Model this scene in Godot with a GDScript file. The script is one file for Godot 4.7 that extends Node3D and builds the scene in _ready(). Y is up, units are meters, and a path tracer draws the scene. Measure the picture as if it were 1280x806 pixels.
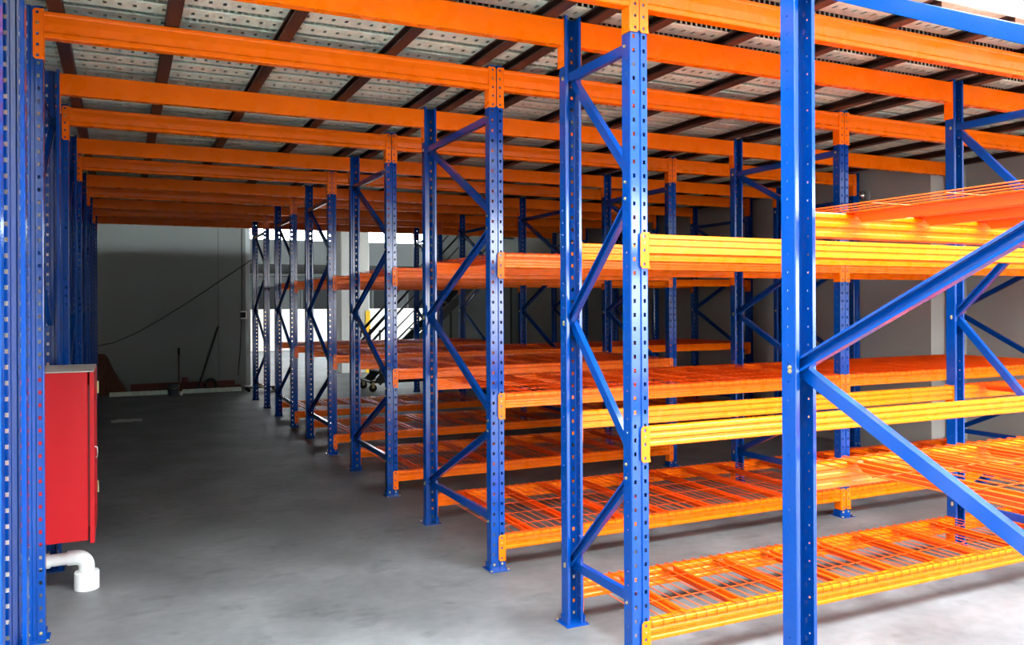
extends Node3D
# Pallet racking under a steel mezzanine. x runs along the beams, depth into the hall is -z, metres.

const POST_W := 0.075
const POST_D := 0.055
const POST_H := 2.505
const NODE_Y := [2.25, 1.76, 1.70, 1.245, 1.235, 0.74, 0.69, 0.25]
const LEVELS := [0.168, 0.872, 1.572]
const LEVEL_NAME := ["lowest", "middle", "highest"]

var M := {}
var cache := {}
var used := {}

# ------------------------------------------------------------------ helpers
func mat(called: String, c: Color, rough: float, metal := 0.0, spec := 0.5) -> StandardMaterial3D:
	var m := StandardMaterial3D.new()
	m.resource_name = called
	m.albedo_color = c
	m.roughness = rough
	m.metallic = metal
	m.metallic_specular = spec
	M[called] = m
	return m

func numbered(called: String) -> String:
	if not used.has(called):
		used[called] = 0
		return called
	used[called] += 1
	return "%s_%03d" % [called, used[called]]

func tag(o: Node3D, label: String, category: String, group := "", kind := "") -> Node3D:
	o.set_meta("label", label)
	if category != "":
		o.set_meta("category", category)
	if group != "":
		o.set_meta("group", group)
	if kind != "":
		o.set_meta("kind", kind)
	return o

func thing(called: String, at: Vector3, label: String, category: String, group := "") -> Node3D:
	var o := Node3D.new()
	o.name = numbered(called)
	add_child(o)
	o.position = at
	tag(o, label, category, group)
	return o

func part(parent: Node3D, called: String, mesh: Mesh, m: Material, at := Vector3.ZERO, basis := Basis()) -> MeshInstance3D:
	var o := MeshInstance3D.new()
	o.name = called if parent != self else numbered(called)
	o.mesh = mesh
	o.material_override = m
	o.transform = Transform3D(basis, at)
	parent.add_child(o, true)
	return o

func start() -> SurfaceTool:
	var st := SurfaceTool.new()
	st.begin(Mesh.PRIMITIVE_TRIANGLES)
	return st

func tri(st: SurfaceTool, a: Vector3, b: Vector3, c: Vector3, n: Vector3) -> void:
	if (b - a).cross(c - a).dot(n) > 0.0:
		var k := b
		b = c
		c = k
	for p in [a, b, c]:
		st.set_normal(n)
		st.add_vertex(p)

func quad(st: SurfaceTool, a: Vector3, b: Vector3, c: Vector3, d: Vector3, n: Vector3) -> void:
	tri(st, a, b, c, n)
	tri(st, a, c, d, n)

func box(st: SurfaceTool, lo: Vector3, hi: Vector3) -> void:
	var a := lo
	var b := hi
	quad(st, Vector3(a.x, a.y, b.z), Vector3(b.x, a.y, b.z), Vector3(b.x, b.y, b.z), Vector3(a.x, b.y, b.z), Vector3(0, 0, 1))
	quad(st, Vector3(a.x, a.y, a.z), Vector3(b.x, a.y, a.z), Vector3(b.x, b.y, a.z), Vector3(a.x, b.y, a.z), Vector3(0, 0, -1))
	quad(st, Vector3(a.x, a.y, a.z), Vector3(a.x, b.y, a.z), Vector3(a.x, b.y, b.z), Vector3(a.x, a.y, b.z), Vector3(-1, 0, 0))
	quad(st, Vector3(b.x, a.y, a.z), Vector3(b.x, b.y, a.z), Vector3(b.x, b.y, b.z), Vector3(b.x, a.y, b.z), Vector3(1, 0, 0))
	quad(st, Vector3(a.x, b.y, a.z), Vector3(b.x, b.y, a.z), Vector3(b.x, b.y, b.z), Vector3(a.x, b.y, b.z), Vector3(0, 1, 0))
	quad(st, Vector3(a.x, a.y, a.z), Vector3(b.x, a.y, a.z), Vector3(b.x, a.y, b.z), Vector3(a.x, a.y, b.z), Vector3(0, -1, 0))

# box with chamfered edges (c metres)
func soft_box(st: SurfaceTool, lo: Vector3, hi: Vector3, c: float) -> void:
	var mid := (lo + hi) * 0.5
	var h := (hi - lo) * 0.5
	for ax in 3:
		var u := (ax + 1) % 3
		var v := (ax + 2) % 3
		for s in [-1.0, 1.0]:
			var n := Vector3()
			n[ax] = s
			var ps := []
			for q in [[-1, -1], [1, -1], [1, 1], [-1, 1]]:
				var p := Vector3()
				p[ax] = s * h[ax]
				p[u] = q[0] * (h[u] - c)
				p[v] = q[1] * (h[v] - c)
				ps.append(mid + p)
			quad(st, ps[0], ps[1], ps[2], ps[3], n)
			for s2 in [-1.0, 1.0]:
				var n2 := Vector3()
				n2[ax] = s
				n2[u] = s2
				var a := Vector3()
				var b := Vector3()
				a[ax] = s * h[ax]
				a[u] = s2 * (h[u] - c)
				b[ax] = s * (h[ax] - c)
				b[u] = s2 * h[u]
				var e := Vector3()
				e[v] = h[v] - c
				quad(st, mid + a - e, mid + a + e, mid + b + e, mid + b - e, n2.normalized())
	for sx in [-1.0, 1.0]:
		for sy in [-1.0, 1.0]:
			for sz in [-1.0, 1.0]:
				var k := Vector3(sx, sy, sz)
				tri(st, mid + k * (h - Vector3(0, c, c)), mid + k * (h - Vector3(c, 0, c)), mid + k * (h - Vector3(c, c, 0)), k.normalized())

# tube through points, round section
func tube(st: SurfaceTool, pts: Array, r: float, sides := 8, caps := true) -> void:
	var rings := []
	var norms := []
	for i in pts.size():
		var d: Vector3
		if i == 0:
			d = pts[1] - pts[0]
		elif i == pts.size() - 1:
			d = pts[i] - pts[i - 1]
		else:
			d = (pts[i] - pts[i - 1]).normalized() + (pts[i + 1] - pts[i]).normalized()
		d = d.normalized()
		var up := Vector3(0, 1, 0) if absf(d.y) < 0.9 else Vector3(1, 0, 0)
		var u := d.cross(up).normalized()
		var v := u.cross(d).normalized()
		var ring := []
		var nn := []
		for k in sides:
			var t := TAU * k / sides
			var o := u * cos(t) + v * sin(t)
			ring.append(pts[i] + o * r)
			nn.append(o)
		rings.append(ring)
		norms.append(nn)
	for i in pts.size() - 1:
		for k in sides:
			var j := (k + 1) % sides
			var q := [[i, k], [i, j], [i + 1, j], [i, k], [i + 1, j], [i + 1, k]]
			var face: Vector3 = norms[i][k] + norms[i][j]
			var a: Vector3 = rings[i][k]
			var flip: bool = (rings[i][j] - a).cross(rings[i + 1][j] - a).dot(face) > 0.0
			var order := [0, 2, 1, 3, 5, 4] if flip else [0, 1, 2, 3, 4, 5]
			for w in order:
				st.set_normal(norms[q[w][0]][q[w][1]])
				st.add_vertex(rings[q[w][0]][q[w][1]])
	if caps:
		for e in [0, pts.size() - 1]:
			var nrm: Vector3 = (pts[0] - pts[1]).normalized() if e == 0 else (pts[-1] - pts[-2]).normalized()
			for k in range(1, sides - 1):
				tri(st, rings[e][0], rings[e][k], rings[e][k + 1], nrm)

# lathe about the y axis: pts = [radius, y]
func lathe(st: SurfaceTool, pts: Array, sides := 20, at := Vector3.ZERO) -> void:
	for i in pts.size() - 1:
		var d := Vector2(pts[i + 1][0] - pts[i][0], pts[i + 1][1] - pts[i][1])
		for k in sides:
			var t0 := TAU * k / sides
			var t1 := TAU * (k + 1) / sides
			var n0 := Vector3(cos(t0) * d.y, -d.x, sin(t0) * d.y).normalized()
			var n1 := Vector3(cos(t1) * d.y, -d.x, sin(t1) * d.y).normalized()
			var a := at + Vector3(pts[i][0] * cos(t0), pts[i][1], pts[i][0] * sin(t0))
			var b := at + Vector3(pts[i][0] * cos(t1), pts[i][1], pts[i][0] * sin(t1))
			var c := at + Vector3(pts[i + 1][0] * cos(t1), pts[i + 1][1], pts[i + 1][0] * sin(t1))
			var e := at + Vector3(pts[i + 1][0] * cos(t0), pts[i + 1][1], pts[i + 1][0] * sin(t0))
			var vs := [[a, n0], [b, n1], [c, n1], [a, n0], [c, n1], [e, n0]]
			var flip: bool = (b - a).cross(c - a).dot(n0) > 0.0 or (c - a).cross(e - a).dot(n0) > 0.0
			for w in ([0, 2, 1, 3, 5, 4] if flip else [0, 1, 2, 3, 4, 5]):
				st.set_normal(vs[w][1])
				st.add_vertex(vs[w][0])

# closed outline (points in the zy plane as Vector2(z, y)) extruded from x0 to x1
func extrude_x(st: SurfaceTool, pts: Array, x0: float, x1: float) -> void:
	var area := 0.0
	for i in pts.size():
		var p: Vector2 = pts[i]
		var q: Vector2 = pts[(i + 1) % pts.size()]
		area += p.x * q.y - q.x * p.y
	for i in pts.size():
		var p: Vector2 = pts[i]
		var q: Vector2 = pts[(i + 1) % pts.size()]
		var d := (q - p).normalized()
		var n := Vector3(0, -d.x, d.y) * signf(area)
		quad(st, Vector3(x0, p.y, p.x), Vector3(x1, p.y, p.x), Vector3(x1, q.y, q.x), Vector3(x0, q.y, q.x), n)
	var idx := Geometry2D.triangulate_polygon(PackedVector2Array(pts))
	for i in range(0, idx.size(), 3):
		for e in [[x0, -1.0], [x1, 1.0]]:
			var v := []
			for k in 3:
				var p: Vector2 = pts[idx[i + k]]
				v.append(Vector3(e[0], p.y, p.x))
			tri(st, v[0], v[1], v[2], Vector3(e[1], 0, 0))

# folded sheet: polyline in the plane (Vector2), swept along length axis, with punched columns.
# place(p: Vector2, y) maps profile point and height to 3D. holes: {segment index: [u0, u1, first, pitch, tall, count]}
func folded(st: SurfaceTool, line: Array, t: float, y0: float, y1: float, holes: Dictionary, place: Callable, side := 1.0) -> void:
	var inner := []
	for i in line.size():
		var n := Vector2()
		if i > 0:
			var d: Vector2 = (line[i] - line[i - 1]).normalized()
			n += Vector2(d.y, -d.x)
		if i < line.size() - 1:
			var d: Vector2 = (line[i + 1] - line[i]).normalized()
			n += Vector2(d.y, -d.x)
		n = n.normalized()
		inner.append(line[i] - n * t * side)
	for i in line.size() - 1:
		var a: Vector2 = line[i]
		var b: Vector2 = line[i + 1]
		var a2: Vector2 = inner[i]
		var b2: Vector2 = inner[i + 1]
		var d := (b - a).normalized()
		var n2 := Vector2(d.y, -d.x) * side
		var n: Vector3 = (place.call(n2, 0.0) - place.call(Vector2(), 0.0)).normalized()
		if not holes.has(i):
			quad(st, place.call(a, y0), place.call(b, y0), place.call(b, y1), place.call(a, y1), n)
			quad(st, place.call(a2, y0), place.call(b2, y0), place.call(b2, y1), place.call(a2, y1), -n)
			continue
		var h: Array = holes[i]
		var ln := (b - a).length()
		var pa := a.lerp(b, h[0] / ln)
		var pb := a.lerp(b, h[1] / ln)
		var qa := pa - n2 * t
		var qb := pb - n2 * t
		for e in [[a, pa, a2, qa], [pb, b, qb, b2]]:
			quad(st, place.call(e[0], y0), place.call(e[1], y0), place.call(e[1], y1), place.call(e[0], y1), n)
			quad(st, place.call(e[2], y0), place.call(e[3], y0), place.call(e[3], y1), place.call(e[2], y1), -n)
		var y := y0
		var ud: Vector3 = (place.call(d, 0.0) - place.call(Vector2(), 0.0)).normalized()
		var ld: Vector3 = (place.call(Vector2(), 1.0) - place.call(Vector2(), 0.0)).normalized()
		for k in int(h[5]) + 1:
			var top: float = h[2] + h[3] * k - h[4] * 0.5 if k < int(h[5]) else y1
			quad(st, place.call(pa, y), place.call(pb, y), place.call(pb, top), place.call(pa, top), n)
			quad(st, place.call(qa, y), place.call(qb, y), place.call(qb, top), place.call(qa, top), -n)
			if k < int(h[5]):
				var up: float = top + h[4]
				quad(st, place.call(pa, top), place.call(qa, top), place.call(qa, up), place.call(pa, up), ud)
				quad(st, place.call(pb, top), place.call(qb, top), place.call(qb, up), place.call(pb, up), -ud)
				quad(st, place.call(pa, top), place.call(pb, top), place.call(qb, top), place.call(qa, top), ld)
				quad(st, place.call(pa, up), place.call(pb, up), place.call(qb, up), place.call(qa, up), -ld)
				y = up
	for e in [0, line.size() - 1]:
		var d2: Vector2 = (line[1] - line[0]).normalized() if e == 0 else (line[-1] - line[-2]).normalized()
		var nn: Vector3 = (place.call(d2, 0.0) - place.call(Vector2(), 0.0)).normalized() * (-1.0 if e == 0 else 1.0)
		quad(st, place.call(line[e], y0), place.call(inner[e], y0), place.call(inner[e], y1), place.call(line[e], y1), nn)

func noise_image(w: int, h: int, f: Callable) -> ImageTexture:
	var im := Image.create_empty(w, h, false, Image.FORMAT_RGB8)
	for y in h:
		for x in w:
			im.set_pixel(x, y, f.call(x, y))
	return ImageTexture.create_from_image(im)

# ------------------------------------------------------------------ materials
func make_materials() -> void:
	var blue := mat("blue_paint", Color8(0, 57, 136), 0.13, 0.0, 0.48)
	var orange := mat("orange_paint", Color8(238, 106, 0), 0.28, 0.0, 0.34)
	mat("deck_paint", Color8(224, 74, 8), 0.35, 0.0, 0.34)
	mat("zinc", Color8(186, 172, 128), 0.35, 0.8)
	mat("joist_paint", Color8(50, 27, 20), 0.55)
	mat("oxide_paint", Color8(92, 38, 26), 0.6)
	mat("plywood", Color8(52, 40, 32), 0.85)
	mat("red_paint", Color8(172, 20, 28), 0.4, 0.0, 0.35)
	mat("dusty_top", Color8(168, 160, 156), 0.8)
	mat("red_dark", Color8(96, 10, 16), 0.5)
	mat("pvc", Color8(236, 238, 238), 0.35)
	mat("black_steel", Color8(22, 22, 24), 0.45)
	mat("rubber", Color8(20, 20, 20), 0.8)
	mat("chrome", Color8(225, 225, 225), 0.12, 1.0)
	mat("white_paint", Color8(232, 230, 222), 0.7)
	mat("cream_wall", Color8(158, 155, 148), 0.85)
	mat("white_wall", Color8(238, 236, 228), 0.85)
	mat("panel_wall", Color8(112, 119, 116), 0.5)
	mat("jamb_metal", Color8(140, 146, 146), 0.4, 0.4)
	mat("facade", Color8(104, 108, 108), 0.9)
	mat("fascia", Color8(112, 115, 115), 0.9)
	mat("window_dark", Color8(30, 34, 36), 0.45, 0.0, 0.25)
	mat("yellow_guard", Color8(226, 178, 30), 0.5)
	mat("tarpaulin", Color8(92, 52, 34), 0.7)
	mat("bucket_plastic", Color8(66, 74, 84), 0.5)
	mat("cable", Color8(24, 24, 24), 0.6)
	mat("wood_stick", Color8(96, 72, 50), 0.7)
	mat("paper", Color8(200, 200, 196), 0.9)
	mat("glass_dark", Color8(40, 36, 36), 0.1)
	mat("roof_sheet", Color8(200, 200, 196), 0.8)
	mat("pillar_paint", Color8(176, 174, 167), 0.85)
	# scuffed steel paint: a little grain in the gloss
	var fine := FastNoiseLite.new()
	fine.seed = 5
	fine.frequency = 0.02
	fine.fractal_octaves = 4
	var gloss := NoiseTexture2D.new()
	gloss.width = 256
	gloss.height = 256
	gloss.seamless = true
	gloss.noise = fine
	var ramp := Gradient.new()
	ramp.set_color(0, Color(0.86, 0.86, 0.86))
	ramp.set_color(1, Color(1, 1, 1))
	gloss.color_ramp = ramp
	for m in [blue, orange]:
		m.roughness_texture = gloss
		m.roughness = m.roughness / 0.93
		m.uv1_triplanar = true
		m.uv1_scale = Vector3(1.5, 1.5, 1.5)
	# galvanised sheet with spangle
	var cell := FastNoiseLite.new()
	cell.seed = 11
	cell.noise_type = FastNoiseLite.TYPE_CELLULAR
	cell.cellular_return_type = FastNoiseLite.RETURN_CELL_VALUE
	cell.frequency = 0.06
	var spangle := NoiseTexture2D.new()
	spangle.width = 256
	spangle.height = 256
	spangle.seamless = true
	spangle.noise = cell
	var r2 := Gradient.new()
	r2.set_color(0, Color8(184, 204, 186))
	r2.set_color(1, Color8(226, 244, 226))
	spangle.color_ramp = r2
	var g := mat("galvanised", Color(1, 1, 1), 0.38, 0.08)
	g.albedo_texture = spangle
	g.uv1_triplanar = true
	g.uv1_scale = Vector3(2, 2, 2)
	# concrete: cloudy trowel marks, darker smears and specks, all in one tileable-enough picture
	var n1 := FastNoiseLite.new()
	n1.seed = 3
	n1.frequency = 0.006
	n1.fractal_octaves = 5
	n1.domain_warp_enabled = true
	n1.domain_warp_amplitude = 60.0
	n1.domain_warp_frequency = 0.006
	var n2 := FastNoiseLite.new()
	n2.seed = 8
	n2.frequency = 0.05
	n2.fractal_octaves = 4
	var n3 := FastNoiseLite.new()
	n3.seed = 21
	n3.frequency = 0.012
	n3.fractal_octaves = 3
	var pick := func(x, y):
		var v := 0.39 + 0.1 * n1.get_noise_2d(x, y) + 0.03 * n2.get_noise_2d(x, y * 1.3)
		var s := n3.get_noise_2d(x * 0.9, y * 1.4)
		if s > 0.36:
			v -= minf(0.06, (s - 0.36) * 0.6) * (0.6 + 0.6 * n2.get_noise_2d(x * 1.7, y * 1.7))
		return v
	var edge := 160.0
	var tex := noise_image(1024, 1024, func(x, y):
		var v: float = pick.call(x, y)
		var tx := clampf((x - 1024.0 + edge) / edge, 0.0, 1.0)
		var ty := clampf((y - 1024.0 + edge) / edge, 0.0, 1.0)
		if tx > 0.0:
			v = lerpf(v, pick.call(x - 1024, y), tx)
		if ty > 0.0:
			var u: float = pick.call(x, y - 1024)
			if tx > 0.0:
				u = lerpf(u, pick.call(x - 1024, y - 1024), tx)
			v = lerpf(v, u, ty)
		return Color(v * 0.985, v, v * 1.005))
	var fl := mat("concrete", Color(1.0, 1.0, 1.0), 0.55)
	fl.albedo_texture = tex
	fl.uv1_triplanar = true
	fl.uv1_world_triplanar = true
	fl.uv1_scale = Vector3(0.21, 0.21, 0.21)

# ------------------------------------------------------------------ racking
func post_mesh() -> ArrayMesh:
	if not cache.has("post"):
		var st := start()
		var line := [
			Vector2(0.013, -POST_D), Vector2(0.002, -POST_D), Vector2(0, -POST_D + 0.002), Vector2(0, -0.004), Vector2(0.0012, -0.0012), Vector2(0.004, 0),
			Vector2(0.028, 0), Vector2(0.0315, -0.006), Vector2(0.0435, -0.006), Vector2(0.047, 0),
			Vector2(0.071, 0), Vector2(0.0738, -0.0012), Vector2(0.075, -0.004), Vector2(0.075, -POST_D + 0.002), Vector2(0.073, -POST_D), Vector2(0.062, -POST_D)]
		var holes := {5: [0.0068, 0.0172, 0.03, 0.05, 0.0145, 49], 9: [0.0068, 0.0172, 0.03, 0.05, 0.0145, 49],
			2: [0.023, 0.0285, 0.055, 0.05, 0.0055, 48], 12: [0.0205, 0.026, 0.055, 0.05, 0.0055, 48]}
		folded(st, line, 0.002, 0.004, POST_H, holes, func(p, y): return Vector3(p.x, y, p.y), -1.0)
		cache.post = st.commit()
	return cache.post

func foot_mesh() -> ArrayMesh:
	if not cache.has("foot"):
		var st := start()
		box(st, Vector3(-0.014, 0, -0.078), Vector3(0.089, 0.004, 0.03))
		box(st, Vector3(-0.0045, 0.004, -0.06), Vector3(-0.0005, 0.036, -0.004))
		box(st, Vector3(0.0755, 0.004, -0.06), Vector3(0.0795, 0.036, -0.004))
		cache.foot = st.commit()
	return cache.foot

func bolt_mesh() -> ArrayMesh:
	if not cache.has("bolt"):
		var st := start()
		lathe(st, [[0.007, 0.0], [0.007, 0.0015], [0.005, 0.0017], [0.005, 0.005], [0.004, 0.006], [0.0001, 0.006]], 6)
		cache.bolt = st.commit()
	return cache.bolt

# brace in the zy plane from a to b (Vector2(z, y)); open: the hollow side faces the aisle
func brace_mesh(a: Vector2, b: Vector2, open: bool) -> ArrayMesh:
	var key := "brace%.3f %.3f %s" % [(b - a).x, (b - a).y, open]
	if not cache.has(key):
		var st := start()
		var d := (b - a).normalized()
		var n := Vector2(-d.y, d.x)
		var w := 0.0185
		var dep := 0.024
		var line := [Vector2(dep - 0.001, w - 0.007), Vector2(dep, w - 0.001), Vector2(dep - 0.001, w), Vector2(0.001, w), Vector2(0, w - 0.0015), Vector2(0, -w + 0.0015), Vector2(0.001, -w), Vector2(dep - 0.001, -w), Vector2(dep, -w + 0.001), Vector2(dep - 0.001, -w + 0.007)]
		if open:
			for i in line.size():
				line[i] = Vector2(dep - line[i].x, line[i].y)
		var ln := (b - a).length()
		var e := 0.012
		folded(st, line, 0.0016, -e, ln + e, {}, func(p, y): return Vector3(p.x, d.y * y + n.y * p.y, d.x * y + n.x * p.y), -1.0 if open else 1.0)
		cache[key] = st.commit()
	return cache[key]

# x: face of the posts towards the aisle's low x; zf: depth of the front face (positive), dep: frame depth
func frame(x: float, zf: float, dep: float, label: String, skip := [], node := NODE_Y) -> Node3D:
	var f := thing("upright_frame", Vector3(x, 0, -zf), label, "rack frame", "blue upright frames of the racking")
	var back := Basis(Vector3.UP, PI)
	for k in 2:
		var bs := Basis() if k == 0 else back
		var at := Vector3() if k == 0 else Vector3(POST_W, 0, -dep)
		var u := part(f, "upright", post_mesh(), M.blue_paint, at, bs)
		var ft := part(u, "foot_plate", foot_mesh(), M.blue_paint)
		ft.name = "foot_plate"
		for bx in [-0.008, 0.083]:
			part(u, "anchor_bolt", bolt_mesh(), M.zinc, Vector3(bx, 0.004, 0.02))
		for bx in [0.016, 0.059]:
			part(u, "fixing_bolt", bolt_mesh(), M.zinc, Vector3(bx, 0.03, 0.0), Basis(Vector3.RIGHT, PI / 2))
	var z0 := -0.034
	var z1 := -dep + 0.034
	var runs := [
		[Vector2(z0, node[0]), Vector2(z1, node[0]), false], [Vector2(z1, node[0] - 0.005), Vector2(z0, node[1]), false],
		[Vector2(z0, node[2]), Vector2(z1, node[3]), true], [Vector2(z1, node[4]), Vector2(z0, node[5]), false],
		[Vector2(z0, node[6]), Vector2(z1, node[7]), true], [Vector2(z1, 0.24), Vector2(z0, 0.24), false]]
	for i in runs.size():
		if i in skip:
			continue
		var r: Array = runs[i]
		var xo := 0.0145 if i % 2 == 0 else 0.0365
		part(f, "brace", brace_mesh(r[0], r[1], r[2]), M.blue_paint, Vector3(xo, r[0].y, r[0].x))
		for e in 2:
			var q: Vector2 = r[e]
			var bt := part(f, "brace_bolt", bolt_mesh(), M.zinc, Vector3(-0.0005, q.y, q.x), Basis(Vector3.FORWARD, -PI / 2))
			bt.name = "brace_bolt"
	return f

func beam_body(ln: float, top: bool) -> ArrayMesh:
	var key := "beam%.3f%s" % [ln, top]
	if not cache.has(key):
		var st := start()
		var pts := []
		if top:
			pts = [Vector2(-0.045, 0), Vector2(-0.003, 0), Vector2(0, 0.003), Vector2(0, 0.017), Vector2(-0.0015, 0.02), Vector2(-0.006, 0.024), Vector2(-0.007, 0.027), Vector2(-0.004, 0.058), Vector2(-0.004, 0.086), Vector2(-0.001, 0.09), Vector2(0, 0.093), Vector2(0, 0.102), Vector2(-0.003, 0.105), Vector2(-0.045, 0.105)]
		else:
			pts = [Vector2(-0.042, 0), Vector2(-0.003, 0), Vector2(0, 0.003), Vector2(0, 0.013), Vector2(-0.004, 0.017), Vector2(-0.004, 0.027), Vector2(0, 0.031), Vector2(0, 0.041), Vector2(-0.004, 0.045), Vector2(-0.004, 0.052), Vector2(0, 0.056), Vector2(0, 0.067), Vector2(-0.003, 0.07), Vector2(-0.042, 0.07), Vector2(-0.045, 0.067), Vector2(-0.045, 0.056), Vector2(-0.041, 0.052), Vector2(-0.041, 0.045), Vector2(-0.045, 0.041), Vector2(-0.045, 0.031), Vector2(-0.041, 0.027), Vector2(-0.041, 0.017), Vector2(-0.045, 0.013), Vector2(-0.045, 0.003)]
		extrude_x(st, pts, 0.0042, ln - 0.0042)
		cache[key] = st.commit()
	return cache[key]

# end connector at the low-x end; origin at the beam's bottom corner on the post face
func connector_mesh(h: float, beam_h: float, n: int) -> ArrayMesh:
	var key := "conn%.3f" % h
	if not cache.has(key):
		var st := start()
		var y1 := beam_h + 0.006
		var y0 := y1 - h
		var w := 0.0355
		var t := 0.0035
		var line := [Vector2(-w, t), Vector2(0, t), Vector2(t, 0.0), Vector2(t, -0.05)]
		var gap := (h - 0.03) / (n - 1)
		folded(st, line, t, y0 + 0.009, y1 - 0.009, {0: [0.011, 0.021, y0 + 0.015, gap, 0.011, n]}, func(p, y): return Vector3(p.x, y, p.y), -1.0)
		for e in [[y0 + 0.009, y0], [y1 - 0.009, y1]]:
			var s := signf(e[1] - e[0])
			for z in [[t, 1.0], [0.0, -1.0]]:
				quad(st, Vector3(-w, e[0], z[0]), Vector3(0, e[0], z[0]), Vector3(0, e[1], z[0]), Vector3(-w + 0.008, e[1], z[0]), Vector3(0, 0, z[1]))
			quad(st, Vector3(-w + 0.008, e[1], 0), Vector3(0, e[1], 0), Vector3(0, e[1], t), Vector3(-w + 0.008, e[1], t), Vector3(0, s, 0))
			quad(st, Vector3(-w, e[0], 0), Vector3(-w + 0.008, e[1], 0), Vector3(-w + 0.008, e[1], t), Vector3(-w, e[0], t), Vector3(-0.75, 0.66 * s, 0))
			box(st, Vector3(0, minf(e[0], e[1]), -0.05), Vector3(t, maxf(e[0], e[1]), t))
		cache[key] = st.commit()
	return cache[key]

# beam between two posts: x0..x1 clear span, z: depth of the outer face of the post, front or rear side
func beam(x0: float, x1: float, y_top: float, z: float, front: bool, top: bool, label: String, group: String) -> Node3D:
	var h := 0.105 if top else 0.07
	var ch := 0.2 if top else 0.13
	var ln := x1 - x0
	var at := Vector3(x0, y_top - h, -z) if front else Vector3(x1, y_top - h, -z)
	var b := thing("mezzanine_beam" if top else "shelf_beam", at, label, "beam", group)
	b.set_meta("kind", "thing")
	if not front:
		b.rotation.y = PI
	part(b, "beam_body", beam_body(ln, top), M.orange_paint)
	var cm := connector_mesh(ch, h, 5 if top else 3)
	var c0 := part(b, "end_connector", cm, M.orange_paint, Vector3(0.0007, 0, 0.0007))
	var c1 := part(b, "end_connector", cm, M.orange_paint, Vector3(ln - 0.0007, 0, 0.0007), Basis(Vector3(-1, 0, 0), Vector3(0, 1, 0), Vector3(0, 0, 1)))
	for c in [c0, c1]:
		var p := part(c, "lock_pin", bolt_mesh(), M.zinc, Vector3(-0.0195, h * 0.5 + (0.0 if top else 0.002), 0.0035), Basis(Vector3.RIGHT, PI / 2).scaled(Vector3(0.6, 0.6, 0.6)))
		p.name = "lock_pin"
	return b

func deck_wires(w: float, dep: float) -> ArrayMesh:
	var key := "wires%.3f %.3f" % [w, dep]
	if not cache.has(key):
		var st := start()
		var n := int(round(w / 0.05))
		for i in n + 1:
			var x := 0.004 + (w - 0.008) * i / n
			tube(st, [Vector3(x, -0.024, 0.004), Vector3(x, 0.002, 0.004), Vector3(x, 0.0065, -0.002), Vector3(x, 0.0065, -dep + 0.002), Vector3(x, 0.002, -dep - 0.004), Vector3(x, -0.024, -dep - 0.004)], 0.002, 6)
		var zs := [-0.012]
		var z := -0.165
		while z > -dep + 0.08:
			zs.append(z)
			z -= 0.21
		zs.append(-dep + 0.012)
		for zz in zs:
			tube(st, [Vector3(0, 0.0026, zz), Vector3(w, 0.0026, zz)], 0.002, 6)
		tube(st, [Vector3(0, -0.022, 0.0085), Vector3(w, -0.022, 0.0085)], 0.0018, 6)
		cache[key] = st.commit()
	return cache[key]

func channel_mesh(dep: float) -> ArrayMesh:
	var key := "channel%.3f" % dep
	if not cache.has(key):
		var st := start()
		# hat channel hung under the wires between the beams, its flared ends lying on the beams
		var line := [Vector2(-0.03, 0), Vector2(-0.016, 0), Vector2(-0.012, -0.026), Vector2(0.012, -0.026), Vector2(0.016, 0), Vector2(0.03, 0)]
		folded(st, line, 0.0015, 0.078, dep - 0.078, {}, func(p, y): return Vector3(p.x, p.y, -y), 1.0)
		for e in [[0.078, 0.052, 0.006], [dep - 0.078, dep - 0.052, dep - 0.006]]:
			for k in line.size() - 1:
				var a: Vector2 = line[k]
				var b: Vector2 = line[k + 1]
				var a1 := Vector3(a.x * 1.15, 0.0012, -e[1])
				var b1 := Vector3(b.x * 1.15, 0.0012, -e[1])
				var a0 := Vector3(a.x, a.y, -e[0])
				var b0 := Vector3(b.x, b.y, -e[0])
				var nn := (b0 - a0).cross(a1 - a0)
				if nn.length() < 1e-9:
					nn = Vector3(0, 1, 0)
				quad(st, a0, b0, b1, a1, nn.normalized())
			box(st, Vector3(-0.0345, 0.0004, minf(-e[1], -e[2])), Vector3(0.0345, 0.0016, maxf(-e[1], -e[2])))
		cache[key] = st.commit()
	return cache[key]

# wire deck resting on front and rear beam tops
func deck(x0: float, w: float, y: float, zf: float, dep: float, label: String) -> Node3D:
	var d := thing("wire_deck", Vector3(x0, y, -zf), label, "wire deck", "orange wire decks on the shelves")
	var g := part(d, "wire_grid", deck_wires(w, dep), M.deck_paint)
	g.set_meta("kind", "stuff")
	var x := 0.155
	while x < w - 0.06:
		part(d, "support_channel", channel_mesh(dep), M.deck_paint, Vector3(x, 0.0, 0))
		x += 0.275
	return d

func shelf(x0: float, x1: float, lv: int, zf: float, dep: float, with_deck: bool, row: String, bay: String, dx := 0.0) -> void:
	var y: float = LEVELS[lv]
	for s in 2:
		beam(x0, x1, y, zf if s == 0 else zf + dep, s == 0, false,
			"%s orange shelf beam on the %s of the %s, %s" % [LEVEL_NAME[lv], "front" if s == 0 else "back", row, bay], "orange shelf beams")
	if with_deck:
		var w := (x1 - x0 - 0.016) / 2.0
		for k in 2:
			deck(x0 + 0.006 + dx + k * (w + 0.004), w, y + 0.0005, zf, dep, "orange wire deck, %s shelf, %s, %s, %s" % [LEVEL_NAME[lv], row, bay, "aisle half" if k == 0 else "far half"])

func top_beams(x0: float, x1: float, zf: float, dep: float, row: String, bay: String) -> void:
	for s in 2:
		beam(x0, x1, 2.489, zf if s == 0 else zf + dep, s == 0, true,
			"tall orange ceiling-height beam on the %s of the %s, %s" % ["front" if s == 0 else "back", row, bay], "orange beams carrying the mezzanine")

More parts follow.
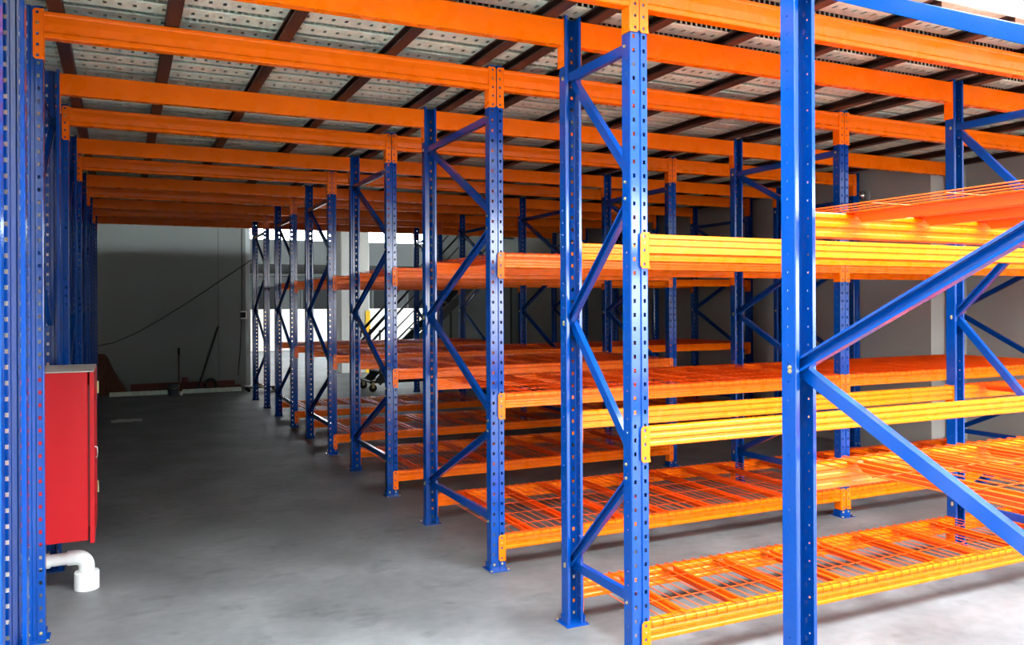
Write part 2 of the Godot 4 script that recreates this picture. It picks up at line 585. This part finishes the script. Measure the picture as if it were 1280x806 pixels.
# ------------------------------------------------------------------ ceiling of joists and planks
func plank_mesh(ln: float) -> ArrayMesh:
	var key := "plank%.3f" % ln
	if not cache.has(key):
		var st := start()
		var w := 0.12
		# section in (z, y): toothed near flange, punched bottom, far flange
		var line := [Vector2(0, 0.055), Vector2(0, 0.002), Vector2(-0.002, 0), Vector2(-w + 0.002, 0), Vector2(-w, 0.002), Vector2(-w, 0.055)]
		var n := int(floor((ln - 0.04) / 0.055))
		var m := int(floor((ln - 0.03) / 0.0275))
		var holes := {0: [0.008, 0.0515, 0.02, 0.0275, 0.019, m], 2: [0.044, 0.074, 0.035, 0.055, 0.014, n]}
		folded(st, line, 0.0015, 0.0, ln, holes, func(p, y): return Vector3(y, p.y, p.x), 1.0)
		cache[key] = st.commit()
	return cache[key]

func joist_mesh(ln: float, h: float) -> ArrayMesh:
	var st := start()
	var line := [Vector2(-0.027, 0.009), Vector2(-0.027, 0.0), Vector2(0.025, 0.0), Vector2(0.027, 0.002), Vector2(0.027, h - 0.002), Vector2(0.025, h), Vector2(-0.027, h), Vector2(-0.027, h - 0.009)]
	folded(st, line, 0.003, 0.0, ln, {}, func(p, y): return Vector3(p.x, p.y, -y), 1.0)
	return st.commit()

func ceiling() -> void:
	var c := Node3D.new()
	c.name = "ceiling"
	add_child(c)
	tag(c, "mezzanine floor of galvanised perforated planks on dark brown steel joists", "ceiling", "", "structure")
	c.position = Vector3(0, 2.49, 0)
	var z0 := 2.28
	var z1 := 12.12
	var jh := 0.045
	var jm := joist_mesh(z1 - z0, jh)
	for x in [-0.23, 0.2, 0.66, 1.15, 1.585, 1.785, 2.06, 2.5, 2.97, 3.43, 3.93, 4.17, 4.6, 5.05, 5.5, 5.96, 6.51]:
		part(c, "joist", jm, M.joist_paint, Vector3(x, 0, -z0))
	var cuts := [-0.42, 1.685, 4.04, 6.64]
	var n := int((z1 - z0) / 0.168)
	for k in 3:
		var pm := plank_mesh(cuts[k + 1] - cuts[k] - 0.004)
		for i in n:
			part(c, "plank", pm, M.galvanised, Vector3(cuts[k], jh + 0.0005, -z0 - i * 0.168))
	var ed := start()
	box(ed, Vector3(-0.42, jh + 0.0005, -z0 + 0.001), Vector3(6.64, jh + 0.074, -z0 + 0.004))
	part(c, "edge_strip", ed.commit(), M.galvanised)
	var st := start()
	box(st, Vector3(-0.42, jh + 0.056, -z1), Vector3(6.64, jh + 0.074, -z0))
	part(c, "floor_board", st.commit(), M.plywood)

# ------------------------------------------------------------------ setting
func slab(called: String, lo: Vector3, hi: Vector3, m: Material, label: String, category: String, parent: Node3D = self) -> MeshInstance3D:
	var st := start()
	var base := Vector3((lo.x + hi.x) * 0.5, lo.y, (lo.z + hi.z) * 0.5)
	box(st, lo - base, hi - base)
	var o := part(parent, called, st.commit(), m, base)
	if parent == self:
		tag(o, label, category, "", "structure")
	return o

func setting() -> void:
	slab("floor", Vector3(-30, -0.3, -60), Vector3(40, 0, 45), M.concrete, "grey power-floated concrete floor slab", "floor")
	slab("wall_left", Vector3(-0.63, 0, -13.8), Vector3(-0.43, 5.6, 1.9), M.white_wall, "white wall close behind the perforated posts", "wall")
	var w := slab("wall_right", Vector3(6.65, 0, -14.0), Vector3(6.85, 5.6, 1.9), M.cream_wall, "cream plastered side wall with a broad pilaster", "wall")
	slab("pilaster", Vector3(-0.55, 0, -6.8 + 6.05), Vector3(-0.1, 5.6, -4.83 + 6.05), M.cream_wall, "", "", w)
	# back wall: sandwich panels up to the opening, lintel above it, masonry beyond
	var b := Node3D.new()
	b.name = "wall_back"
	add_child(b)
	b.position = Vector3(0, 0, -13.8)
	tag(b, "grey panelled back wall with a wide opening to the yard", "wall", "", "structure")
	var st := start()
	for r in [[-0.6, 1.385], [1.391, 1.8]]:
		slab("panel", Vector3(r[0], 0, -0.12), Vector3(r[1], 3.1, 0), M.panel_wall, "", "", b)
	slab("panel_joint", Vector3(1.385, 0, -0.12), Vector3(1.391, 3.1, -0.012), M.rubber, "", "", b)
	slab("lintel", Vector3(-0.6, 3.1, -0.2), Vector3(6.85, 5.6, 0), M.cream_wall, "", "", b)
	slab("masonry", Vector3(4.85, 0, -0.2), Vector3(6.85, 3.1, 0), M.panel_wall, "", "", b)
	slab("jamb", Vector3(1.8, 0, -0.14), Vector3(1.872, 3.1, 0.012), M.jamb_metal, "", "", b)
	var fw := Node3D.new()
	fw.name = "wall_front"  # added out of view; doorway sized for post glints and a darker interior
	add_child(fw)
	fw.position = Vector3(0, 0, 1.9)
	tag(fw, "unseen cream wall added behind the camera, its door opening shaping the light", "wall", "", "structure")
	slab("pier", Vector3(-0.6, 0, 0), Vector3(3.85, 2.4, 0.2), M.cream_wall, "", "", fw)
	slab("pier", Vector3(6.2, 0, 0), Vector3(6.85, 2.4, 0.2), M.cream_wall, "", "", fw)
	slab("lintel", Vector3(-0.6, 2.4, 0), Vector3(6.85, 5.75, 0.2), M.cream_wall, "", "", fw)
	slab("roof", Vector3(-0.6, 5.6, -14.0), Vector3(6.85, 5.75, -2.3), M.roof_sheet, "pale roof high over the mezzanine", "roof")
	ceiling()

# ------------------------------------------------------------------ scene
func _ready() -> void:
	# camera (calibrated from the posts: f 1036 px, yaw 25.26 deg, horizon 23.4 px above the middle)
	var cam := Camera3D.new()
	cam.name = "camera"
	add_child(cam)
	cam.projection = Camera3D.PROJECTION_FRUSTUM
	cam.near = 0.05
	cam.far = 200.0
	cam.size = 0.05 * 806.0 / 1035.83
	cam.frustum_offset = Vector2(0, -0.05 * 23.37 / 1035.83)
	cam.position = Vector3(0, 1.3219, 0)
	cam.rotation = Vector3(0, -0.4408, -0.0044)
	cam.current = true
	# overcast daylight from the open front
	var we := WorldEnvironment.new()
	we.name = "world"
	add_child(we)
	var env := Environment.new()
	env.background_mode = Environment.BG_SKY
	var sky := Sky.new()
	var sm := ProceduralSkyMaterial.new()
	sm.sky_top_color = Color(0.94, 0.975, 1.0)
	sm.sky_horizon_color = Color(0.74, 0.76, 0.77)
	sm.sky_curve = 0.2
	sm.ground_bottom_color = Color(0.6, 0.6, 0.6)
	sm.ground_horizon_color = Color(0.8, 0.8, 0.8)
	sky.sky_material = sm
	env.sky = sky
	env.background_energy_multiplier = 44.0
	env.tonemap_mode = Environment.TONE_MAPPER_LINEAR
	env.tonemap_exposure = 1.0
	env.sdfgi_enabled = true
	env.ssao_enabled = true
	env.ssil_enabled = true
	we.environment = env

	make_materials()
	setting()
	racks()
	yard()
	objects()

func racks() -> void:
	var c1 := 1.65
	var c2 := 4.0036
	var rows := [
		["shallow rack", 2.50, 0.53, 6.35],
		["first deep rack", 3.75, 1.02, 6.35],
		["second deep rack", 5.513, 1.035, 6.055],
		["third deep rack", 7.289, 1.035, 6.37],
		["fourth deep rack", 9.085, 1.04, 6.36],
		["fifth deep rack", 10.92, 1.06, 6.36]]
	for i in rows.size():
		var row: String = rows[i][0]
		var zf: float = rows[i][1]
		var dep: float = rows[i][2]
		var c3: float = rows[i][3]
		var lf := frame(-0.35 if i > 0 else -0.356, zf, dep, "blue perforated upright frame of the %s against the white wall" % row, [[0, 1, 2, 3, 4], [3, 4, 5], [], [], [], []][i])
		if i == 0:
			lf.rotation.y = -0.0264
		frame(c1, zf, dep, "blue perforated upright frame of the %s beside the aisle" % row)
		frame(c2, zf, dep, "blue perforated upright frame of the %s between its two bays" % row)
		frame(c3, zf, dep, "blue perforated upright frame of the %s near the cream wall" % row)
		if i > 0:
			top_beams(-0.275, c1, zf, dep, row, "over the aisle")
		else:
			top_beams(-0.261, c1, zf - 0.0028, dep + 0.0056, row, "over the aisle")
		top_beams(c1 + POST_W, c2, zf, dep, row, "shelf bay")
		top_beams(c2 + POST_W, c3, zf, dep, row, "wall bay")
		if i == 5:
			continue
		for lv in 3:
			shelf(c1 + POST_W, c2, lv, zf, dep, i > 0 or lv == 0, row, "shelf bay")
			if i in [0, 1, 3]:
				shelf(c2 + POST_W, c3, lv, zf, dep, i > 0 or lv < 2, row, "wall bay")
	# rack standing in the daylight before the mezzanine
	var lower := [2.2, 1.70, 1.63, 1.145, 1.135, 0.64, 0.59, 0.25]
	var rb := "front daylit rack"
	frame(c1, 0.725, 1.03, "blue perforated upright frame of the %s, aisle end" % rb, [], lower)
	frame(c2, 0.725, 1.03, "blue perforated upright frame of the %s, far end" % rb, [], lower)
	for lv in [1, 2]:
		shelf(c1 + POST_W, c2, lv, 0.725, 1.03, true, rb, "only bay", 0.0)

func yard() -> void:
	slab("boundary_wall", Vector3(1.5, 0, -25.3), Vector3(11.0, 1.12, -25.0), M.white_paint, "low white boundary wall across the yard", "wall")
	slab("wall_coping", Vector3(1.45, 1.12, -25.36), Vector3(11.05, 1.19, -24.9), M.white_paint, "white coping along the low boundary wall", "coping")
	slab("kerb", Vector3(1.5, 0, -24.999), Vector3(11.0, 0.1, -24.5), M.white_paint, "white kerb at the foot of the boundary wall", "kerb")
	var p := thing("pillar", Vector3(4.08, 0, -16.0), "pale square concrete pillar in the yard opening", "pillar")
	var st := start()
	soft_box(st, Vector3(-0.28, 0, -0.28), Vector3(0.28, 3.85, 0.28), 0.015)
	part(p, "shaft", st.commit(), M.pillar_paint)
	st = start()
	box(st, Vector3(0.28, 0.0, 0.2), Vector3(0.29, 1.2, 0.29))
	box(st, Vector3(0.2, 0.0, 0.28), Vector3(0.28, 1.2, 0.29))
	part(p, "corner_guard", st.commit(), M.yellow_guard)
	slab("added_yard_canopy", Vector3(-1.0, 3.85, -27.0), Vector3(14.0, 4.0, -14.0), M.roof_sheet, "unseen flat canopy added to dim the yard behind the hall", "canopy")  # out of view, put in to keep skylight off the yard
	slab("added_yard_wall", Vector3(-1.2, 0, -29.0), Vector3(-1.0, 4.0, -14.0), M.facade, "unseen grey side wall added to dim the yard, behind the panelled wall", "wall")  # unseen, added to close the yard's sides against daylight
	slab("added_yard_wall", Vector3(14.0, 0, -29.0), Vector3(14.2, 4.0, -14.0), M.facade, "unseen grey side wall added to dim the yard, beyond the stairs", "wall")  # the other added wall, likewise unseen and there to dim the yard
	var h := thing("neighbouring_building", Vector3(7, 0, -29), "grey building with dark windows and a pale fascia behind the boundary wall", "building")
	st = start()
	box(st, Vector3(-12, 0, -3), Vector3(14, 3.4, 0))
	part(h, "wall", st.commit(), M.facade)
	st = start()
	extrude_x(st, [Vector2(0, 2.4), Vector2(1.9, 2.62), Vector2(1.9, 3.4), Vector2(0, 3.55)], -12, 14)
	part(h, "fascia", st.commit(), M.fascia)
	st = start()
	box(st, Vector3(-12, 2.28, 0.0), Vector3(14, 2.36, 0.5))
	part(h, "gutter", st.commit(), M.fascia)
	var pane := start()
	box(pane, Vector3(-0.42, 0.8, -0.02), Vector3(0.42, 1.95, 0.03))
	var pm := pane.commit()
	var fr := start()
	for q in [[-0.5, 0.72, -0.42, 2.03], [0.42, 0.72, 0.5, 2.03], [-0.42, 0.72, 0.42, 0.8], [-0.42, 1.95, 0.42, 2.03]]:
		box(fr, Vector3(q[0], q[1], -0.02), Vector3(q[2], q[3], 0.06))
	var fm := fr.commit()
	for x in [-2.6, -0.9, 0.4, 1.6, 2.9, 4.2]:
		var wn := part(h, "window", fm, M.fascia, Vector3(x, 0, 0))
		part(wn, "pane", pm, M.window_dark)

func cabinet() -> void:
	var c := thing("hose_cabinet", Vector3(-0.43, 0.262, -4.2), "red metal hose cabinet on the white wall above the drain pipe", "cabinet")
	var st := start()
	soft_box(st, Vector3(0, 0, -0.485), Vector3(0.292, 0.76, 0), 0.004)
	part(c, "body", st.commit(), M.red_paint)
	st = start()
	for q in [[0, 0, 0.07, 0.76], [0.415, 0, 0.485, 0.76], [0.07, 0, 0.415, 0.08], [0.07, 0.68, 0.415, 0.76]]:
		box(st, Vector3(0.30, q[1] - 0.012, -q[2]), Vector3(0.318, q[3] - 0.002 + (0.0 if q[3] > 0.7 else 0.0), -q[0] + 0.002))
	var d := part(c, "door", st.commit(), M.red_paint)
	st = start()
	box(st, Vector3(0.304, 0.06, -0.42), Vector3(0.309, 0.69, -0.065))
	part(d, "glass_pane", st.commit(), M.glass_dark)
	for z in [-0.03, -0.473]:
		st = start()
		box(st, Vector3(0.292, 0.06, z), Vector3(0.30, 0.70, z + 0.018))
		part(c, "gap_strip", st.commit(), M.red_dark)  # dark red strip set into the gap between body and door
	st = start()
	tube(st, [Vector3(0.318, 0.365, -0.05), Vector3(0.328, 0.368, -0.05), Vector3(0.33, 0.39, -0.05), Vector3(0.328, 0.412, -0.05), Vector3(0.318, 0.415, -0.05)], 0.003, 8)
	part(d, "handle", st.commit(), M.chrome)
	for y in [0.12, 0.62]:
		st = start()
		tube(st, [Vector3(0.321, y, -0.475), Vector3(0.321, y + 0.06, -0.475)], 0.006, 8)
		part(d, "hinge", st.commit(), M.zinc)
	st = start()
	soft_box(st, Vector3(0, 0.76, -0.487), Vector3(0.316, 0.766, 0.002), 0.002)
	part(c, "top_panel", st.commit(), M.dusty_top)

func pipe() -> void:
	var p := thing("drain_pipe", Vector3(-0.43, 0, -4.36), "white plastic drain pipe with elbow and floor socket below the cabinet", "pipe")
	var st := start()
	tube(st, [Vector3(0, 0.146, 0), Vector3(0.235, 0.15, 0)], 0.028, 18)
	part(p, "horizontal_pipe", st.commit(), M.pvc)
	st = start()
	tube(st, [Vector3(0.085, 0.147, 0), Vector3(0.13, 0.148, 0)], 0.034, 18)
	part(p, "coupling", st.commit(), M.pvc)
	st = start()
	var pts := [Vector3(0.2, 0.15, 0), Vector3(0.235, 0.15, 0)]
	for k in 7:
		var t := PI / 2 * (k + 1) / 7.0
		pts.append(Vector3(0.235 + 0.045 * sin(t), 0.15 - 0.045 * (1 - cos(t)), 0))
	pts.append(Vector3(0.28, 0.085, 0))
	tube(st, pts, 0.034, 18)
	part(p, "elbow", st.commit(), M.pvc)
	st = start()
	tube(st, [Vector3(0.28, 0.1, 0), Vector3(0.28, 0.04, 0)], 0.028, 18)
	part(p, "vertical_pipe", st.commit(), M.pvc)
	st = start()
	lathe(st, [[0.0, 0.0], [0.053, 0.0], [0.053, 0.078], [0.05, 0.082], [0.034, 0.082], [0.028, 0.078]], 24, Vector3(0.28, 0, 0))
	part(p, "floor_socket", st.commit(), M.pvc)

func wall_lamp() -> void:
	var l := thing("wall_lamp", Vector3(6.2, 2.3, -5.5), "small round chrome lamp high on the pilaster", "lamp")
	var side := Basis(Vector3.FORWARD, -PI / 2)
	var st := start()
	lathe(st, [[0.0, 0.0], [0.05, 0.0], [0.05, 0.012], [0.042, 0.018], [0.0, 0.018]], 20)
	part(l, "back_plate", st.commit(), M.jamb_metal, Vector3(), side)
	st = start()
	var ps := []
	for k in 9:
		var t := PI * k / 8.0
		ps.append([maxf(0.0001, 0.042 * sin(t)), 0.052 - 0.042 * cos(t)])
	lathe(st, ps, 18)
	part(l, "globe", st.commit(), M.chrome, Vector3(), side)

func stairs() -> void:
	var s := thing("rolling_stairs", Vector3(3.4, 0, -12.2), "black steel rolling stairs with handrails behind the last rack", "stairs")
	var a := Vector2(0.1, 0.14)
	var b := Vector2(2.15, 2.1)
	for z in [0.0, -0.55]:
		var st := start()
		var d := (b - a).normalized()
		var n := Vector2(-d.y, d.x) * 0.06
		var o := [a - n, b - n, b + n, a + n]
		for k in 4:
			var p: Vector2 = o[k]
			var q: Vector2 = o[(k + 1) % 4]
			var e := (q - p).normalized()
			quad(st, Vector3(p.x, p.y, z - 0.02), Vector3(q.x, q.y, z - 0.02), Vector3(q.x, q.y, z + 0.02), Vector3(p.x, p.y, z + 0.02), Vector3(e.y, -e.x, 0))
		for zz in [-0.02, 0.02]:
			quad(st, Vector3(o[0].x, o[0].y, z + zz), Vector3(o[1].x, o[1].y, z + zz), Vector3(o[2].x, o[2].y, z + zz), Vector3(o[3].x, o[3].y, z + zz), Vector3(0, 0, signf(zz)))
		part(s, "stringer", st.commit(), M.black_steel)
		for h in [[1.08, 0.027], [0.86, 0.024], [0.34, 0.022]]:
			st = start()
			tube(st, [Vector3(a.x - 0.12, a.y + h[0] * 0.62, z), Vector3(a.x - 0.12, a.y + h[0] * 0.68, z), Vector3(b.x, b.y + h[0], z), Vector3(b.x + 0.5, b.y + h[0], z)], h[1], 8)
			part(s, "handrail", st.commit(), M.black_steel)
		for t in [0.02, 0.5, 1.0]:
			var p := a.lerp(b, t)
			st = start()
			tube(st, [Vector3(p.x, p.y, z), Vector3(p.x, p.y + 0.75 + 0.33 * t, z)], 0.016, 8)
			part(s, "baluster", st.commit(), M.black_steel)
		st = start()
		tube(st, [Vector3(-0.02, 0.15, z), Vector3(2.6, 0.15, z)], 0.022, 8)
		part(s, "base_rail", st.commit(), M.black_steel)
		for x in [1.5, 2.6]:
			st = start()
			tube(st, [Vector3(x, 0.15, z), Vector3(x, 2.1 if x > 2.0 else 1.45, z)], 0.02, 8)
			part(s, "leg", st.commit(), M.black_steel)
		for x in [0.03, 2.55]:
			st = start()
			box(st, Vector3(x - 0.02, 0.06, z - 0.03), Vector3(x + 0.02, 0.15, z - 0.022))
			box(st, Vector3(x - 0.02, 0.06, z + 0.022), Vector3(x + 0.02, 0.15, z + 0.03))
			var cs := part(s, "castor", st.commit(), M.zinc)
			st = start()
			lathe(st, [[0.0, -0.018], [0.05, -0.018], [0.06, -0.012], [0.06, 0.012], [0.05, 0.018], [0.0, 0.018]], 16)
			part(cs, "wheel", st.commit(), M.rubber, Vector3(x, 0.06, z), Basis(Vector3.RIGHT, PI / 2))
	for k in 9:
		var p := a.lerp(b, (k + 0.6) / 9.4)
		var st := start()
		box(st, Vector3(p.x - 0.1, p.y + 0.03, -0.53), Vector3(p.x + 0.13, p.y + 0.055, -0.02))
		part(s, "tread", st.commit(), M.black_steel)
	var st2 := start()
	box(st2, Vector3(2.1, 2.08, -0.55), Vector3(2.65, 2.12, 0.0))
	part(s, "platform", st2.commit(), M.black_steel)
	for x in [0.0, 2.58]:
		st2 = start()
		tube(st2, [Vector3(x, 0.15, 0), Vector3(x, 0.15, -0.55)], 0.022, 8)
		part(s, "cross_rail", st2.commit(), M.black_steel)

func single(called: String, st: SurfaceTool, m: Material, at: Vector3, label: String, category: String, group := "", basis := Basis()) -> MeshInstance3D:
	var o := part(self, called, st.commit(), m, at, basis)
	tag(o, label, category, group)
	return o

func back_corner() -> void:
	# brown sheet heaped against the corner
	var st := start()
	var nz := FastNoiseLite.new()
	nz.seed = 4
	nz.frequency = 3.0
	var grid := []
	for i in 25:
		var row := []
		var u := i / 24.0
		var x := -0.38 + 0.46 * u
		var top := 0.6 if u < 0.4 else lerpf(0.6, 0.03, pow((u - 0.4) / 0.6, 0.8))
		top += 0.035 * nz.get_noise_2d(x * 3.0, 0.0)
		for j in 15:
			var v := j / 14.0
			var out := 0.10 + 0.22 * (1.0 - v) + 0.05 * nz.get_noise_2d(x * 2.6, v * 0.9)
			if j == 14:
				out = 0.02
			row.append(Vector3(x, top * v, out * (1.0 - 0.5 * u)))
		grid.append(row)
	for i in 24:
		for j in 14:
			var n: Vector3 = (grid[i + 1][j] - grid[i][j]).cross(grid[i][j + 1] - grid[i][j]).normalized()
			quad(st, grid[i][j], grid[i + 1][j], grid[i + 1][j + 1], grid[i][j + 1], n)
	for i in 24:
		for s in [0.0]:
			quad(st, grid[i][14], grid[i + 1][14], Vector3(grid[i + 1][0].x, 0, 0.005), Vector3(grid[i][0].x, 0, 0.005), Vector3(0, 0, -1))
	single("tarpaulin", st, M.tarpaulin, Vector3(0, 0, -13.79), "brown sheet heaped in the corner by the back wall", "sheet")
	# loose beams along the foot of the wall
	var lab := ["loose rust-red beam on the floor touching the back wall", "loose rust-red beam on the floor before the one at the wall", "loose rust-red beam lying on top of two others"]
	var spots := [Vector3(0.12, 0, -13.72), Vector3(0.12, 0, -13.6), Vector3(0.12, 0.0705, -13.66)]
	for k in 3:
		var o := part(self, "loose_beam", beam_body(1.58 if k < 2 else 1.5, false), M.oxide_paint, spots[k])
		tag(o, lab[k], "beam", "loose beams at the back wall", "thing")
	var l2 := ["perforated galvanised plank on the floor between the heaped sheet and the bucket", "perforated galvanised plank on the floor between the bucket and the opening"]
	for k in 2:
		var o := part(self, "loose_plank", plank_mesh(0.78 if k == 0 else 0.84), M.galvanised, Vector3(-0.16 if k == 0 else 0.83, 0, -13.3))
		tag(o, l2[k], "plank", "loose planks at the back wall")
	var b := thing("bucket", Vector3(0.69, 0, -13.12), "dark grey plastic bucket on the floor near the back wall", "bucket")
	st = start()
	lathe(st, [[0.0, 0.0], [0.066, 0.0], [0.078, 0.15], [0.083, 0.152], [0.083, 0.166], [0.077, 0.166], [0.064, 0.01], [0.0, 0.01]], 24)
	part(b, "pail", st.commit(), M.bucket_plastic)
	st = start()
	var arc := []
	for k in 11:
		var t := PI * k / 10.0
		arc.append(Vector3(0.082 * cos(t), 0.158 - 0.05 * sin(t), 0.03 * sin(t) + 0.06 * sin(t)))
	tube(st, arc, 0.0025, 6)
	part(b, "handle", st.commit(), M.zinc)
	st = start()
	lathe(st, [[0.0, 0.0], [0.02, 0.0], [0.024, 0.06], [0.021, 0.06], [0.018, 0.004], [0.0, 0.004]], 14)
	single("cup", st, M.pvc, Vector3(0.79, 0, -13.06), "small white cup standing beside the bucket", "cup")
	var br := thing("broom_handle", Vector3(0.79, 0, -13.5), "short upright stick with a dark grip behind the bucket", "stick")
	st = start()
	tube(st, [Vector3(0, 0.0, 0.0), Vector3(0.012, 0.58, -0.27)], 0.011, 8)
	part(br, "stick", st.commit(), M.wood_stick)
	st = start()
	tube(st, [Vector3(0.0115, 0.56, -0.26), Vector3(0.0135, 0.66, -0.288)], 0.015, 8)
	part(br, "grip", st.commit(), M.rubber)
	st = start()
	tube(st, [Vector3(0, 0.0, 0.0), Vector3(0.34, 0.98, -0.26)], 0.016, 8)
	single("pole", st, M.black_steel, Vector3(1.04, 0.0, -13.5), "long black pole leaning on the back wall", "pole")
	st = start()
	for r in 3:
		var ring := []
		for k in 25:
			var t := TAU * k / 24.0
			ring.append(Vector3(0.085 * cos(t) * (1.0 - 0.05 * r), 0.1 + 0.085 * sin(t) * (1.0 - 0.05 * r), 0.02 * r))
		tube(st, ring, 0.015, 8, false)
	single("hose_coil", st, M.rubber, Vector3(1.24, 0.0, -13.53), "dark coil of hose at the foot of the pole", "hose")
	st = start()
	soft_box(st, Vector3(-0.04, 0, -0.03), Vector3(0.04, 0.075, 0.03), 0.003)
	single("small_box", st, M.red_dark, Vector3(0.88, 0.141, -13.66), "small dull red box on top of the loose beams", "box")
	st = start()
	var run := [Vector3(-0.38, 0.71, 0), Vector3(-0.1, 0.765, 0), Vector3(0.2, 0.9, 0), Vector3(0.54, 1.1, 0), Vector3(0.95, 1.375, 0), Vector3(1.4, 1.69, 0), Vector3(1.9, 2.05, 0.05)]
	tube(st, run, 0.007, 8)
	single("hanging_cable", st, M.cable, Vector3(0, 0, -13.78), "black cable sagging across the back wall", "cable")
	st = start()
	tube(st, [Vector3(1.745, 3.0, 0), Vector3(1.745, 1.9, 0), Vector3(1.738, 1.2, 0), Vector3(1.715, 0.6, 0), Vector3(1.68, 0.2, 0)], 0.006, 8)
	single("wall_cable", st, M.cable, Vector3(0, 0, -13.785), "thin black cable running down beside the door jamb", "cable")
	var lk := thing("door_latch", Vector3(1.765, 1.1, -13.8), "white latch box with dark slot beside the door jamb", "latch")
	st = start()
	for q in [[-0.045, 0.0, 0.05, 0.018], [-0.045, 0.107, 0.05, 0.125], [0.032, 0.018, 0.05, 0.107]]:
		box(st, Vector3(q[0], q[1], 0), Vector3(q[2], q[3], 0.05))
	part(lk, "frame", st.commit(), M.pvc)
	st = start()
	box(st, Vector3(-0.045, 0.018, 0), Vector3(0.032, 0.107, 0.03))
	part(lk, "slot", st.commit(), M.rubber)
	# low black platform on the floor by the opening
	var tr := thing("platform_trolley", Vector3(1.95, 0, -13.2), "low black platform trolley on the floor in the back opening", "trolley")
	st = start()
	soft_box(st, Vector3(-0.26, 0.055, -0.16), Vector3(0.26, 0.085, 0.16), 0.006)
	part(tr, "platform", st.commit(), M.black_steel)
	for x in [-0.2, 0.2]:
		for z in [-0.12, 0.12]:
			st = start()
			lathe(st, [[0.0, -0.012], [0.026, -0.012], [0.026, 0.012], [0.0, 0.012]], 12)
			part(tr, "wheel", st.commit(), M.rubber, Vector3(x, 0.026, z), Basis(Vector3.RIGHT, PI / 2))
	# crumpled scrap on the aisle floor
	st = start()
	var g2 := []
	for i in 9:
		var row := []
		for j in 7:
			row.append(Vector3(-0.16 + 0.32 * i / 8.0 + 0.02 * nz.get_noise_2d(i, j), 0.004 + 0.018 * absf(nz.get_noise_2d(i * 0.21, j * 0.21)), -0.14 + 0.28 * j / 6.0 + 0.02 * nz.get_noise_2d(j, i)))
		g2.append(row)
	for i in 8:
		for j in 6:
			var n: Vector3 = (g2[i + 1][j] - g2[i][j]).cross(g2[i][j + 1] - g2[i][j]).normalized()
			if n.y < 0.0:
				n = -n
			quad(st, g2[i][j], g2[i + 1][j], g2[i + 1][j + 1], g2[i][j + 1], n)
	single("plastic_scrap", st, M.paper, Vector3(0.05, 0.0, -10.45), "pale crumpled plastic scrap on the aisle floor", "scrap")

func objects() -> void:
	cabinet()
	pipe()
	wall_lamp()
	stairs()
	back_corner()
